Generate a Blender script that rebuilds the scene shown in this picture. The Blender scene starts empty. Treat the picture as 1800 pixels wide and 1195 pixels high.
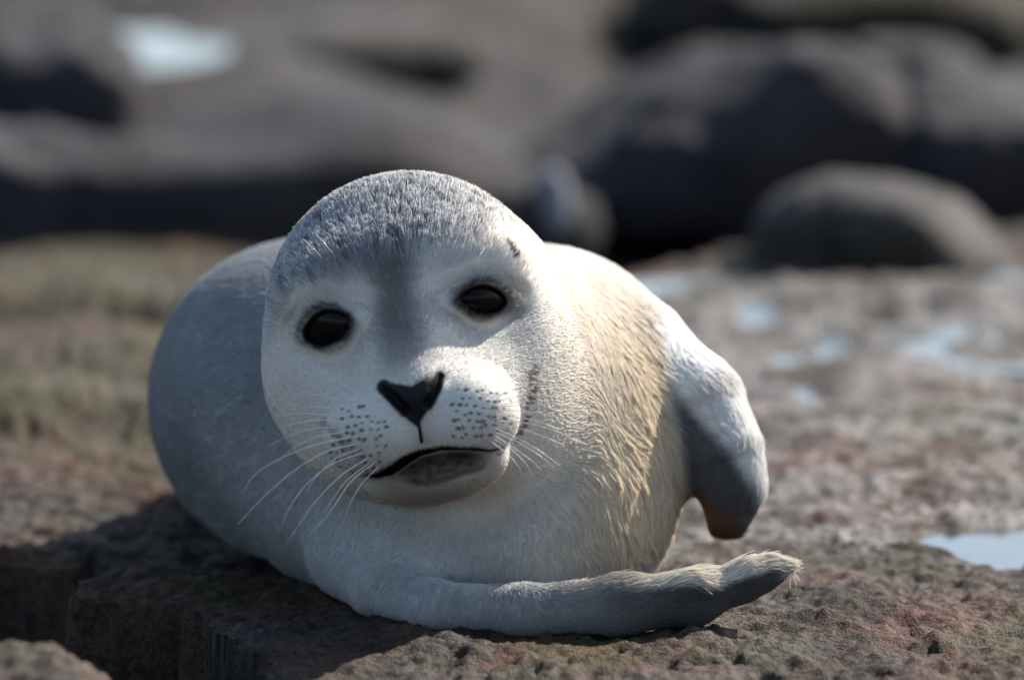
import bpy, bmesh, math, random, time
import numpy as np
from mathutils import Vector, Matrix
from mathutils.kdtree import KDTree

# ------------------------------------------------------------------ camera, sky, sun, exposure
scene = bpy.context.scene
col = scene.collection
D = 7.0                      # metres from lens to the pup
PITCH = math.radians(9.0)
PX = 0.0004                  # metres per photo pixel at the distance D
ZT = 0.1985
FW = np.array([0, math.cos(PITCH), -math.sin(PITCH)])
UP = np.array([0, math.sin(PITCH), math.cos(PITCH)])
RT = np.array([1.0, 0, 0])
CAM = np.array([0, 0, ZT]) - FW * D

cd = bpy.data.cameras.new('camera')
cd.sensor_width = 36.0
cd.lens = 36.0 * D / (1800 * PX)
cd.clip_start = 0.1
cd.clip_end = 3000
cd.dof.use_dof = True
cd.dof.focus_distance = D - 0.035
cd.dof.aperture_fstop = 3.4
cd.dof.aperture_blades = 9
cam = bpy.data.objects.new('camera', cd)
cam.location = CAM
cam.rotation_euler = (math.pi / 2 - PITCH, 0, 0)
col.objects.link(cam)
scene.camera = cam

SUN_EL = math.radians(36)
SUN_AZ = math.radians(45)    # from +X (photo right) towards +Y (away from the camera)
sun_dir = Vector((math.cos(SUN_EL) * math.cos(SUN_AZ), math.cos(SUN_EL) * math.sin(SUN_AZ), math.sin(SUN_EL)))
world = bpy.data.worlds.new('World')
scene.world = world
world.use_nodes = True
wn = world.node_tree
bg = wn.nodes['Background']
sky = wn.nodes.new('ShaderNodeTexSky')
sky.sky_type = 'NISHITA'
sky.sun_disc = False
sky.sun_elevation = SUN_EL
sky.sun_rotation = math.pi / 2 - SUN_AZ
sky.air_density = 1.0
sky.dust_density = 1.6
sky.ozone_density = 1.6
wn.links.new(sky.outputs[0], bg.inputs[0])
bg.inputs[1].default_value = 0.1
sd = bpy.data.lights.new('sun', 'SUN')
sd.energy = 5.0
sd.angle = math.radians(0.55)
sd.color = (1.0, 0.95, 0.88)
sun = bpy.data.objects.new('sun', sd)
sun.rotation_euler = sun_dir.to_track_quat('Z', 'Y').to_euler()
sun.location = (4, 3, 5)
col.objects.link(sun)
scene.view_settings.view_transform = 'Standard'
scene.view_settings.look = 'None'
scene.view_settings.exposure = 1.25
scene.view_settings.gamma = 1.0
scene.cycles.use_denoising = True
scene.cycles.max_bounces = 8
scene.cycles.sample_clamp_indirect = 6.0

FUR_COUNT = 470000
rng = np.random.default_rng(7)
random.seed(7)

# ------------------------------------------------------------------ helpers
T0 = time.perf_counter()
def tick(w): print('TICK %-12s %.1f' % (w, time.perf_counter() - T0))

def at(px, py, d=0.0):
    """point seen at photo pixel (px,py), d metres behind the plane at distance D"""
    s = D + d
    return CAM + FW * s + RT * ((px - 900) * PX * s / D) + UP * ((597.5 - py) * PX * s / D)

def ground_at(px, py, z=0.0):
    r = FW * D + RT * ((px - 900) * PX) + UP * ((597.5 - py) * PX)
    t = (z - CAM[2]) / r[2]
    return CAM + r * t

def hash2(i, j, k, seed):
    h = (i.astype(np.int64) * 374761393 + j.astype(np.int64) * 668265263 + k.astype(np.int64) * 2147483647 + seed * 974634777) & 0x7fffffff
    h = ((h ^ (h >> 13)) * 1274126177) & 0x7fffffff
    h = ((h ^ (h >> 16)) * 1103515245) & 0x7fffffff
    return ((h ^ (h >> 15)) & 0xffff) / 65535.0

def vnoise(x, y, z=None, seed=0):
    if z is None:
        xi, yi = np.floor(x), np.floor(y)
        fx, fy = x - xi, y - yi
        fx = fx * fx * fx * (fx * (fx * 6 - 15) + 10); fy = fy * fy * fy * (fy * (fy * 6 - 15) + 10)
        o = np.zeros_like(xi)
        a = hash2(xi, yi, o, seed); b = hash2(xi + 1, yi, o, seed)
        c = hash2(xi, yi + 1, o, seed); d = hash2(xi + 1, yi + 1, o, seed)
        return (a + (b - a) * fx) * (1 - fy) + (c + (d - c) * fx) * fy
    xi, yi, zi = np.floor(x), np.floor(y), np.floor(z)
    fx, fy, fz = x - xi, y - yi, z - zi
    fx = fx * fx * (3 - 2 * fx); fy = fy * fy * (3 - 2 * fy); fz = fz * fz * (3 - 2 * fz)
    r = 0
    for dz in (0, 1):
        wz = fz if dz else 1 - fz
        for dy in (0, 1):
            wy = fy if dy else 1 - fy
            for dx in (0, 1):
                wx = fx if dx else 1 - fx
                r = r + hash2(xi + dx, yi + dy, zi + dz, seed) * wx * wy * wz
    return r

def fbm(x, y, z=None, oct=4, seed=0, gain=0.5, lac=2.03):
    r, a, s = 0, 1.0, 0.0
    for o in range(oct):
        r = r + a * (vnoise(x, y, z, seed + o * 17) - 0.5)
        s += a
        a *= gain
        x = x * lac + 3.7; y = y * lac + 1.3
        if z is not None: z = z * lac + 5.1
    return r / s * 2          # about -1..1

def sstep(a, b, x):
    t = np.clip((x - a) / (b - a), 0, 1)
    return t * t * (3 - 2 * t)

def mixc(a, b, t):
    return a * (1 - t[:, None]) + np.asarray(b)[None, :] * t[:, None]

def tag(o, label=None, cat=None, group=None, kind=None):
    if label: o['label'] = label
    if cat: o['category'] = cat
    if group: o['group'] = group
    if kind: o['kind'] = kind
    return o

def link(name, data, parent=None, mat=None):
    o = bpy.data.objects.new(name, data)
    col.objects.link(o)
    if parent is not None: o.parent = parent
    if mat is not None: o.data.materials.append(mat)
    return o

def np_mesh(name, V, Q, smooth=True):
    V = np.ascontiguousarray(V, dtype=np.float32); Q = np.asarray(Q, dtype=np.int32)
    me = bpy.data.meshes.new(name)
    n = Q.shape[1]
    me.vertices.add(len(V)); me.vertices.foreach_set('co', V.ravel())
    me.loops.add(Q.size); me.loops.foreach_set('vertex_index', Q.ravel())
    me.polygons.add(len(Q))
    me.polygons.foreach_set('loop_start', np.arange(0, Q.size, n, dtype=np.int32))
    me.polygons.foreach_set('use_smooth', np.full(len(Q), smooth))
    me.update(calc_edges=True)
    me.validate()
    return me

# ------------------------------------------------------------------ node material helpers
class NM:
    def __init__(s, name):
        s.m = bpy.data.materials.new(name); s.m.use_nodes = True
        s.t = s.m.node_tree; s.b = s.t.nodes['Principled BSDF']
    def n(s, typ, **kw):
        nd = s.t.nodes.new(typ)
        for k, v in kw.items():
            if k in nd.inputs.keys(): nd.inputs[k].default_value = v
            else: setattr(nd, k, v)
        return nd
    def l(s, a, b): s.t.links.new(a, b)
    def noise(s, scale, detail=4, rough=0.55, vec=None, dist=0.0):
        nd = s.n('ShaderNodeTexNoise'); nd.inputs['Scale'].default_value = scale
        nd.inputs['Detail'].default_value = detail; nd.inputs['Roughness'].default_value = rough
        nd.inputs['Distortion'].default_value = dist
        if vec is not None: s.l(vec, nd.inputs['Vector'])
        return nd.outputs[0]
    def ramp(s, fac, stops):
        r = s.n('ShaderNodeValToRGB'); e = r.color_ramp.elements
        while len(e) < len(stops): e.new(0.5)
        for i, (p, c) in enumerate(stops):
            e[i].position = p
            e[i].color = (c, c, c, 1) if isinstance(c, (int, float)) else (*c, 1)
        s.l(fac, r.inputs[0]); return r.outputs[0]
    def mix(s, fac, a, b, mode='MIX'):
        m = s.n('ShaderNodeMix', data_type='RGBA', blend_type=mode)
        for src, k in ((fac, 0), (a, 6), (b, 7)):
            if hasattr(src, 'links') or hasattr(src, 'is_linked'): s.l(src, m.inputs[k])
            else: m.inputs[k].default_value = src if k == 0 else (*src, 1)
        return m.outputs[2]
    def math(s, op, a, b=0.0):
        m = s.n('ShaderNodeMath', operation=op)
        for src, k in ((a, 0), (b, 1)):
            if hasattr(src, 'is_linked'): s.l(src, m.inputs[k])
            else: m.inputs[k].default_value = src
        return m.outputs[0]

def rock_material(name, dark, light, rust=0.35, moss=0.3, wet=0.5, scale=1.0, barn=0.5, zones=False):
    k = NM(name)
    tc = k.n('ShaderNodeTexCoord').outputs['Object']
    mid = k.noise(19 * scale, 6, 0.62, tc, 0.2)
    fine = k.noise(150 * scale, 4, 0.7, tc)
    grit = k.noise(420 * scale, 3, 0.7, tc)
    base = k.mix(k.ramp(mid, [(0.3, 0.0), (0.72, 1.0)]), dark, light)
    m_rust = k.math('MULTIPLY', k.ramp(k.noise(5.1 * scale, 5, 0.65, tc, 0.6), [(0.48, 0.0), (0.62, 1.0)]), rust)
    m_moss = k.math('MULTIPLY', k.ramp(k.noise(4.0 * scale, 5, 0.6, tc, 0.3), [(0.50, 0.0), (0.66, 1.0)]), moss)
    m_wet = k.ramp(k.noise(6.5 * scale, 4, 0.6, tc, 0.5), [(0.38, 1.0), (0.6, 0.0)])
    if zones:                                   # weathering bands of the shore, across the slab and up the beach
        sp = k.n('ShaderNodeSeparateXYZ'); k.l(tc, sp.inputs[0])
        wob = k.math('MULTIPLY', k.math('SUBTRACT', k.noise(2.5, 4, 0.6, tc), 0.5), 0.9)
        X_, Y_ = k.math('ADD', sp.outputs[0], wob), k.math('ADD', sp.outputs[1], wob)
        def band(v, a, b):
            mr = k.n('ShaderNodeMapRange', interpolation_type='SMOOTHSTEP')
            mr.inputs[1].default_value = a; mr.inputs[2].default_value = b
            k.l(v, mr.inputs[0]); return mr.outputs[0]
        left = k.math('MULTIPLY', band(X_, -0.05, -0.25), band(Y_, 0.35, 0.75))
        m_moss = k.math('MAXIMUM', m_moss, k.math('MULTIPLY', left, k.ramp(k.noise(9, 5, 0.65, tc, 0.4), [(0.38, 0.1), (0.6, 0.85)])))
        back = band(Y_, 1.75, 2.1)
        base = k.mix(k.math('MULTIPLY', back, 0.82), base, (0.017, 0.0152, 0.016))
        m_moss = k.math('MULTIPLY', m_moss, k.math('SUBTRACT', 1.0, k.math('MULTIPLY', back, 0.85)))
        far = k.math('MULTIPLY', band(Y_, 2.9, 3.5), k.ramp(k.noise(3.0, 4, 0.6, tc), [(0.35, 0.25), (0.62, 1.0)]))
        m_rust = k.math('MULTIPLY', m_rust, k.math('SUBTRACT', 1.0, back))
        wr = k.math('MULTIPLY', k.math('MULTIPLY', band(X_, 0.02, 0.2), band(Y_, 0.05, 0.35)), band(Y_, 1.75, 1.5))
        m_wet = k.math('MAXIMUM', k.math('MULTIPLY', m_wet, 0.25), k.math('MULTIPLY', wr, k.ramp(k.noise(14, 5, 0.65, tc, 0.4), [(0.40, 0.0), (0.56, 1.0)])))
    base = k.mix(m_rust, base, (0.095, 0.040, 0.028))
    base = k.mix(m_moss, base, (0.060, 0.053, 0.017))
    if zones:
        base = k.mix(far, base, (0.044, 0.031, 0.014))
    base = k.mix(k.math('MULTIPLY', k.ramp(fine, [(0.35, 1.0), (0.55, 0.0)]), 0.8), base, (0.010, 0.009, 0.009))
    g_ = k.math('MULTIPLY', k.ramp(grit, [(0.6, 0.0), (0.75, 1.0)]), barn)
    if zones: g_ = k.math('MULTIPLY', g_, k.math('SUBTRACT', 1.0, back))
    base = k.mix(g_, base, (0.20, 0.185, 0.17))
    k.l(base, k.b.inputs['Base Color'])
    m_wet = k.math('MULTIPLY', m_wet, wet)
    k.l(k.math('SUBTRACT', 0.8, k.math('MULTIPLY', m_wet, 0.58)), k.b.inputs['Roughness'])
    k.l(k.math('ADD', 0.10, k.math('MULTIPLY', m_wet, 0.5)), k.b.inputs['Specular IOR Level'])
    bump = k.n('ShaderNodeBump'); bump.inputs['Strength'].default_value = 0.9; bump.inputs['Distance'].default_value = 0.010 / scale
    h = k.math('ADD', k.math('MULTIPLY', k.noise(75 * scale, 6, 0.65, tc), 1.0), k.math('MULTIPLY', grit, 0.35))
    k.l(h, bump.inputs['Height']); k.l(bump.outputs[0], k.b.inputs['Normal'])
    return k.m

def water_material():
    k = NM('puddle_water')
    k.b.inputs['Base Color'].default_value = (0.035, 0.04, 0.04, 1)
    k.b.inputs['Roughness'].default_value = 0.07
    k.b.inputs['IOR'].default_value = 1.33
    tc = k.n('ShaderNodeTexCoord').outputs['Object']
    bump = k.n('ShaderNodeBump'); bump.inputs['Strength'].default_value = 0.12; bump.inputs['Distance'].default_value = 0.002
    k.l(k.noise(30, 3, 0.5, tc), bump.inputs['Height']); k.l(bump.outputs[0], k.b.inputs['Normal'])
    return k.m

M_ground = rock_material('shore_rock', barn=0.75, dark=(0.018, 0.0142, 0.011), light=(0.084, 0.062, 0.044), rust=0.8, moss=0.65, wet=0.6, zones=True)
M_dark = rock_material('dark_rock', (0.018, 0.0165, 0.020), (0.056, 0.050, 0.056), rust=0.12, moss=0.12, wet=0.15, scale=0.8, barn=0.35)
M_grey = rock_material('grey_rock', (0.028, 0.0255, 0.024), (0.105, 0.096, 0.088), rust=0.2, moss=0.25, wet=0.1, scale=0.9, barn=0.5)
M_pale = rock_material('bright_spot_pale', (0.22, 0.22, 0.24), (0.42, 0.42, 0.45), rust=0.0, moss=0.0, wet=0.2, scale=1.0, barn=0.2)
M_brown = rock_material('brown_rock', (0.013, 0.011, 0.008), (0.05, 0.040, 0.025), rust=0.3, moss=0.5, wet=0.2, scale=0.9)
M_water = water_material()

# ------------------------------------------------------------------ ground: one sheet, dense near the pup
def axis(core0, core1, step, lo, hi, grow):
    a = list(np.arange(core0, core1, step))
    s, x = step, a[-1]
    while x < hi:
        s *= grow; x += s; a.append(x)
    s, x, b = step, a[0], []
    while x > lo:
        s *= grow; x -= s; b.append(x)
    return np.array(b[::-1] + a)

gx = axis(-0.40, 0.42, 0.0028, -400, 400, 1.03)
gy = axis(-0.38, 0.50, 0.0036, -60, 900, 1.022)
POOLS = [  # cx, cy, rx, ry, water level
    (0.410, 0.302, 0.110, 0.082, -0.003),
    (0.42, 1.33, 0.40, 0.20, 0.004),
    (0.18, 0.98, 0.07, 0.05, 0.002),
    (-0.352, 2.60, 0.062, 0.115, 0.070),
]

def ground_height(X, Y):
    z = 0.012 * fbm(X * 3.1, Y * 2.2, oct=4, seed=3)
    z += 0.0075 * fbm(X * 17, Y * 15, oct=4, seed=11)
    # pitted, granular surface
    g = fbm(X * 95, Y * 80, oct=3, seed=21, gain=0.6)
    z += 0.0050 * g - 0.006 * sstep(0.15, 0.6, fbm(X * 52, Y * 44, oct=2, seed=25)) * sstep(-0.25, 0.45, fbm(X * 8, Y * 6, oct=2, seed=27)) + 0.004 * np.abs(fbm(X * 30, Y * 14, oct=3, seed=29))
    # broken front-left edge of the slab with two stepped blocks
    wob = 0.016 * fbm(X * 26, Y * 26, oct=3, seed=41) + 0.012 * fbm(X * 9, Y * 9, oct=2, seed=43)
    yy, xx = Y + wob, X + 0.8 * wob
    cut1 = sstep(-0.318, -0.326, xx) * sstep(0.222, 0.205, yy)
    edge = np.interp(xx, [-0.6, -0.294, -0.23, -0.19, -0.165, -0.12, 0.1], [0.05, 0.035, 0.03, -0.13, -0.21, -0.33, -0.6])
    cut2 = sstep(0.0, -0.014, yy - edge) * sstep(-0.06, -0.09, xx)
    cut = np.maximum(cut1, cut2)
    z = z - 0.13 * cut
    # crack running between the two blocks
    crk = np.exp(-((xx + 0.318 + 0.02 * np.sin(Y * 21)) / 0.008) ** 2) * sstep(0.42, 0.24, Y) * sstep(-0.1, 0.0, Y)
    z -= 0.022 * crk
    # rock in the very front left, in the sun
    z += 0.175 * sstep(-0.24, -0.36, Y) * sstep(-0.13, -0.33, X + 0.12 * (Y + 0.3) + 0.02 * fbm(X * 12, Y * 9, oct=3, seed=47)) * sstep(-0.9, -0.5, Y)
    # left terrace steps behind the pup
    t1 = sstep(0.75, 0.83, Y + 0.05 * fbm(X * 6, Y * 6, oct=3, seed=51)) * sstep(-0.06, -0.18, X)
    z += 0.022 * t1
    cy = 1.27 + 0.05 * fbm(X * 4, X * 0 + 7.7, oct=3, seed=57)
    z -= 0.035 * np.exp(-((Y - cy) / 0.022) ** 2) * sstep(-0.20, -0.30, X + 0.03 * fbm(X * 9, Y * 9, oct=2, seed=58))
    z += 0.012 * sstep(0.0, 0.05, Y - cy) * sstep(-0.15, -0.30, X)
    # drop behind the slab
    edge_y = 1.50 + 0.10 * fbm(X * 2.5, X * 0 + 2.2, oct=3, seed=61) + 0.36 * sstep(-0.1, 0.3, X)
    z -= 0.10 * sstep(0.0, 0.16, Y - edge_y) * sstep(0.75, 0.2, X) * sstep(1.7, 0.9, Y - edge_y)
    # rough ground beyond
    z += 0.05 * sstep(2.2, 2.35, Y) * sstep(0.2, -0.05, X) * sstep(7, 4, Y)
    far = sstep(2.6, 4.5, Y)
    z += far * 0.05 * fbm(X * 2.4, Y * 1.6, oct=4, seed=71)
    z += sstep(9, 40, np.hypot(X, Y)) * 0.5 * fbm(X * 0.12, Y * 0.12, oct=4, seed=81)
    for i, (cx, cy, rx, ry, lv) in enumerate(POOLS):
        q = np.hypot((X - cx) / rx, (Y - cy) / ry) + 0.35 * fbm(X * 13, Y * 7, oct=3, seed=91 + i)
        m = sstep(1.25, 0.75, q)
        depth = 0.006 if i in (0, 3) else -0.0005
        z = z * (1 - 0.75 * m) + (lv - depth) * m
        if i in (1, 2): z = z + m * (0.0022 + 0.011 * fbm(X * 30, Y * 8, oct=4, seed=191, gain=0.6))
        if i in (0, 3): z = np.where(q > 1.2, np.maximum(z, lv + 0.0012 - 0.02 * np.maximum(q - 1.9, 0)), z)
    return z

X, Y = np.meshgrid(gx, gy, indexing='xy')
Z = ground_height(X, Y)
nx, ny = len(gx), len(gy)
V = np.stack([X, Y, Z], -1).reshape(-1, 3)
i = np.arange(nx * ny).reshape(ny, nx)
Q = np.stack([i[:-1, :-1], i[:-1, 1:], i[1:, 1:], i[1:, :-1]], -1).reshape(-1, 4)
ground = link('rock_ground', np_mesh('rock_ground', V, Q), None, M_ground)
tag(ground, kind='structure')

for n_, (cx, cy, rx, ry, lv) in enumerate(POOLS):
    r_ = np.linspace(0, 1, 9)[1:]; a_ = np.linspace(0, 2 * math.pi, 49)[:-1]
    vs = [(cx, cy, lv)] + [(cx + 1.35 * rx * r * math.cos(a), cy + 1.35 * ry * r * math.sin(a), lv) for r in r_ for a in a_]
    fs = [(0, 1 + k, 1 + (k + 1) % 48) for k in range(48)]
    for r in range(7):
        for k in range(48):
            a0, b0 = 1 + r * 48 + k, 1 + r * 48 + (k + 1) % 48
            fs.append((a0, a0 + 48, b0 + 48, b0))
    me = bpy.data.meshes.new('puddle'); me.from_pydata(vs, [], fs)
    tag(link('puddle', me, None, M_water), kind='structure')

tick('boulders')
# ------------------------------------------------------------------ boulders behind
def boulder(name, label, px, py, z0, y, w, h, dpt, mat, seed, rz=0.0, cat='rock', group='rocks behind the seal pup', prof=None, sq=2.6):
    """superquadric block, displaced; (px) = centre column in the photo, y = distance behind, w/h/dpt half sizes"""
    s = (D + y) / D
    cx = (px - 900) * PX * s
    nu, nv = 110, 64
    u = np.linspace(-math.pi, math.pi, nu, endpoint=False); v = np.linspace(-math.pi / 2, math.pi / 2, nv)
    U, W = np.meshgrid(u, v, indexing='xy')
    pw = lambda c: np.sign(c) * np.abs(c) ** (2 / sq)
    x = pw(np.cos(W)) * pw(np.cos(U)); yv = pw(np.cos(W)) * pw(np.sin(U)); z = pw(np.sin(W))
    P = np.stack([x * w, yv * dpt, z * h], -1).reshape(-1, 3)
    nrm = P / np.array([w, dpt, h]) ** 2; nrm /= np.linalg.norm(nrm, axis=1)[:, None] + 1e-9
    a = P + seed * 7.31
    r = 0.55 * fbm(a[:, 0] * 5, a[:, 1] * 5, a[:, 2] * 6, oct=5, seed=seed)
    rid = 1 - np.abs(fbm(a[:, 0] * 9 + a[:, 2] * 4, a[:, 1] * 7, a[:, 2] * 10, oct=3, seed=seed + 5))
    P = P + nrm * ((r + 0.3 * (rid - 0.6)) * min(w, h, dpt) * 1.1)[:, None]
    P[:, 2] += 0.10 * h * fbm(P[:, 0] * 9, P[:, 1] * 9, oct=3, seed=seed + 9)
    if prof is not None:                       # skyline profile: height factor along the width
        P[:, 2] = (P[:, 2] + h) * np.interp(P[:, 0] / w, prof[0], prof[1]) - h
    idx = np.arange(nu * nv).reshape(nv, nu)
    nxt = np.roll(idx, -1, axis=1)
    Q = np.stack([idx[:-1], nxt[:-1], nxt[1:], idx[1:]], -1).reshape(-1, 4)
    o = link(name, np_mesh(name, P, Q), None, mat)
    o.location = (cx, y, z0 + h * 0.72); o.rotation_euler = (0, 0, rz)
    tag(o, label, cat, group)
    return o

boulder('boulder', 'long dark rounded boulder rising behind the pup on the right', 1310, 0, -0.035, 2.28, 0.215, 0.080, 0.20, M_dark, 3, 0.06,
        prof=([-1, -0.7, -0.4, 0.0, 0.5, 1], [0.40, 0.62, 0.85, 1.02, 1.0, 0.72]), sq=3.4)
boulder('boulder', 'dark boulder at the right edge of the picture behind the small grey ridge', 1770, 0, -0.03, 2.25, 0.09, 0.062, 0.2, M_dark, 8, -0.2, sq=3.6)
boulder('boulder', 'small pale grey ridge of rock lying in front of the dark boulders at right', 1535, 0, -0.012, 1.68, 0.108, 0.046, 0.085, M_grey, 12, -0.25,
        prof=([-1, -0.5, 0.1, 0.6, 1], [0.8, 1.0, 1.0, 0.85, 0.45]), sq=3.2)
boulder('boulder', 'long low dark rock ledge behind the pup on the left', 400, 0, -0.07, 2.10, 0.30, 0.074, 0.17, M_dark, 17, 0.03,
        prof=([-1, -0.5, 0.0, 0.5, 1], [1.05, 0.95, 0.9, 1.0, 0.8]), sq=5)
boulder('boulder', 'dark rock hump in the upper left corner beside the bright pool', 30, 0, -0.03, 2.32, 0.09, 0.09, 0.16, M_dark, 23, 0.3, sq=3.4)
boulder('boulder', 'dark rock filling the hollow behind the top of the head', 830, 0, -0.09, 2.1, 0.10, 0.062, 0.14, M_dark, 31, 0.2, sq=4)
boulder('boulder', 'pale grey rock knob on top between the two right dark boulders', 1600, 0, 0.0, 2.55, 0.05, 0.05, 0.08, M_grey, 37, 0.5, sq=3)
boulder('boulder', 'low grey rock behind the dark ledge, above the head of the pup', 560, 0, 0.02, 2.75, 0.16, 0.035, 0.12, M_grey, 43, 0.1, sq=3)
boulder('boulder', 'low brown rock far behind on the right near the top of the picture', 1500, 0, -0.02, 3.3, 0.22, 0.06, 0.2, M_brown, 47, -0.2, sq=2.8)
boulder('bright_spot_stone', 'small pale stone added in place of a bright wet spot beside the dark boulder, right of the head', 972, 0, -0.012, 1.98, 0.014, 0.03, 0.014, M_pale, 53, 0.2, cat='stone', group=None, sq=2.3)  # stone added to stand in for a bright wet spot on the rock

tick('the seal')
# ------------------------------------------------------------------ the seal pup as an implicit surface
ROLL = math.radians(9.5)
XH = math.cos(ROLL) * RT + math.sin(ROLL) * UP
ZH = -math.sin(ROLL) * RT + math.cos(ROLL) * UP
FH = -FW
OH = at(711, 551, 0.02)

def to_head(P):
    q = P - OH
    return np.stack([q @ XH, q @ ZH, q @ FH], -1)     # x right, z up, f forward

def from_head(x, z, f):
    return OH + XH * x + ZH * z + FH * f

def ell(p, c, r):
    q = p - np.asarray(c); r = np.asarray(r)
    k0 = np.linalg.norm(q / r, axis=-1); k1 = np.linalg.norm(q / (r * r), axis=-1)
    return k0 * (k0 - 1) / (k1 + 1e-9)

def cone(p, a, b, ra, rb):
    a = np.asarray(a); b = np.asarray(b)
    ba = b - a; q = p - a
    h = np.clip((q @ ba) / (ba @ ba), 0, 1)
    return np.linalg.norm(q - h[..., None] * ba, axis=-1) - (ra + (rb - ra) * h)

def smin(a, b, k):
    h = np.maximum(k - np.abs(a - b), 0) / k
    return np.minimum(a, b) - h * h * k * 0.25

def smax(a, b, k):
    return -smin(-a, -b, k)

def head_sdf(P):
    p = to_head(P)
    d = ell(p, (0.003, -0.002, -0.012), (0.101, 0.101, 0.098))
    pm = p.copy(); pm[..., 0] = np.abs(p[..., 0])
    d = smin(d, ell(pm, (0.046, -0.044, -0.002), (0.058, 0.057, 0.074)), 0.03)
    d = smin(d, ell(p, (0.002, -0.083, 0.024), (0.082, 0.053, 0.060)), 0.03)
    d = smin(d, ell(p, (0.0, -0.064, 0.068), (0.060, 0.048, 0.056)), 0.035)
    d = smin(d, cone(p, (0, 0.018, 0.052), (-0.002, -0.046, 0.112), 0.036, 0.021), 0.03)
    d = smin(d, ell(pm, (0.0320, -0.0790, 0.105), (0.037, 0.031, 0.038)), 0.013)
    d = smin(d, ell(p, (0.004, -0.111, 0.080), (0.050, 0.024, 0.034)), 0.016)
    d = smin(d, ell(pm, (0.052, 0.026, 0.058), (0.030, 0.018, 0.024)), 0.045)      # brows
    d = smin(d, ell(p, (-0.002, -0.055, 0.131), (0.017, 0.013, 0.012)), 0.012)    # nose
    return d

def pt(px, py, d): return at(px, py, d)

def body_sdf(P):
    d = ell(P, pt(870, 845, 0.14), (0.128, 0.135, 0.125))                       # chest
    d = smin(d, ell(P, pt(958, 699, 0.20), (0.104, 0.15, 0.108)), 0.05)         # shoulder
    d = smin(d, ell(P, pt(530, 700, 0.30), (0.112, 0.17, 0.114)), 0.05)         # flank to the left
    d = smin(d, ell(P, pt(730, 722, 0.26), (0.14, 0.15, 0.108)), 0.06)
    d = smin(d, cone(P, pt(600, 690, 0.42), pt(740, 640, 0.82), 0.095, 0.045), 0.06)
    d = smin(d, cone(P, pt(740, 640, 0.82), pt(700, 625, 1.0), 0.028, 0.012), 0.03)   # hind flippers
    d = smin(d, cone(P, pt(740, 640, 0.82), pt(800, 615, 1.0), 0.028, 0.012), 0.03)
    d = smin(d, cone(P, pt(630, 885, 0.17), pt(900, 930, 0.10), 0.064, 0.085), 0.05)    # lower neck roll
    return d

def flipper_sdf(P):
    ch = [(1115, 640, 0.15, 0.046), (1215, 715, 0.13, 0.0345), (1266, 790, 0.12, 0.0255), (1288, 850, 0.12, 0.0190), (1285, 905, 0.12, 0.0135)]
    f = 1e9
    for q0, q1 in zip(ch[:-1], ch[1:]):
        f = smin(f, cone(P, pt(*q0[:3]), pt(*q1[:3]), q0[3], q1[3]), 0.02)
    g = cone(P, pt(1256, 830, 0.135), pt(1268, 912, 0.13), 0.013, 0.0105)
    return smin(f, g, 0.006)

def under_sdf(P):
    ch = [(590, 992, 0.09, 0.012), (660, 1038, 0.03, 0.0160), (760, 1066, -0.02, 0.0165), (920, 1073, -0.035, 0.0172), (1090, 1064, -0.04, 0.0198), (1220, 1050, -0.04, 0.0178), (1305, 1022, -0.035, 0.0128), (1340, 1009, -0.032, 0.0100), (1368, 1000, -0.03, 0.0070)]
    f = 1e9
    for q0, q1 in zip(ch[:-1], ch[1:]):
        f = smin(f, cone(P, pt(*q0[:3]), pt(*q1[:3]), q0[3], q1[3]), 0.010)
    return f

def base_sdf(P):
    h = head_sdf(P)
    b = body_sdf(P)
    k = 0.010 + 0.050 * sstep(-0.04, 0.03, P[..., 0])
    # neck that joins head to trunk
    nk = cone(P, from_head(0.0, -0.02, -0.03), pt(890, 770, 0.16), 0.088, 0.096)
    b = smin(b, nk, 0.05)
    d = smin(h, b, k)
    d = smin(d, flipper_sdf(P), 0.022)
    d = smin(d, under_sdf(P), 0.040 - 0.030 * sstep(-0.06, 0.06, P[..., 0]))
    return d

def hit(px, py):
    """where the sight line through a photo pixel meets the undetailed pup"""
    r = at(px, py, 0.0) - CAM; r = r / np.linalg.norm(r)
    t = D - 0.35
    for _ in range(160):
        d = float(base_sdf((CAM + r * t)[None])[0])
        t += d * 0.7
        if abs(d) < 1e-5: break
    return CAM + r * t

# features found on the surface
def eye_rr(x, y, a, b):
    t = np.minimum((x / a) ** 2, 1.6)
    return np.sqrt((x / a) ** 2 + (y / (b * (1 - 0.20 * t))) ** 2)
EYES = []
for (ex, ey, tilt, a, b) in ((576, 577, 20, 0.0168, 0.0120), (850, 528, -3, 0.0162, 0.0104)):
    c = hit(ex, ey)
    t = math.radians(tilt)
    e1 = math.cos(t) * RT + math.sin(t) * UP
    e2 = -math.sin(t) * RT + math.cos(t) * UP
    EYES.append((c, e1, e2, a, b))
NOS_L = [hit(675, 681), hit(694, 699), hit(714, 720)]
NOS_R = [hit(773, 662), hit(763, 684), hit(750, 708)]
PHIL = [hit(733, 722), hit(736, 745), hit(741, 776)]
MOUTH = [(646, 836, .0014), (664, 836, .0022), (688, 826, .0036), (710, 811, .0037), (738, 796, .0026), (775, 788, .0020), (825, 788, .0016), (862, 792, .0013), (882, 787, .0010)]
MOUTH = [(hit(a, b), r) for a, b, r in MOUTH]
LIP_C = hit(775, 826)
NOSE_C = hit(728, 692)

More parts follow.
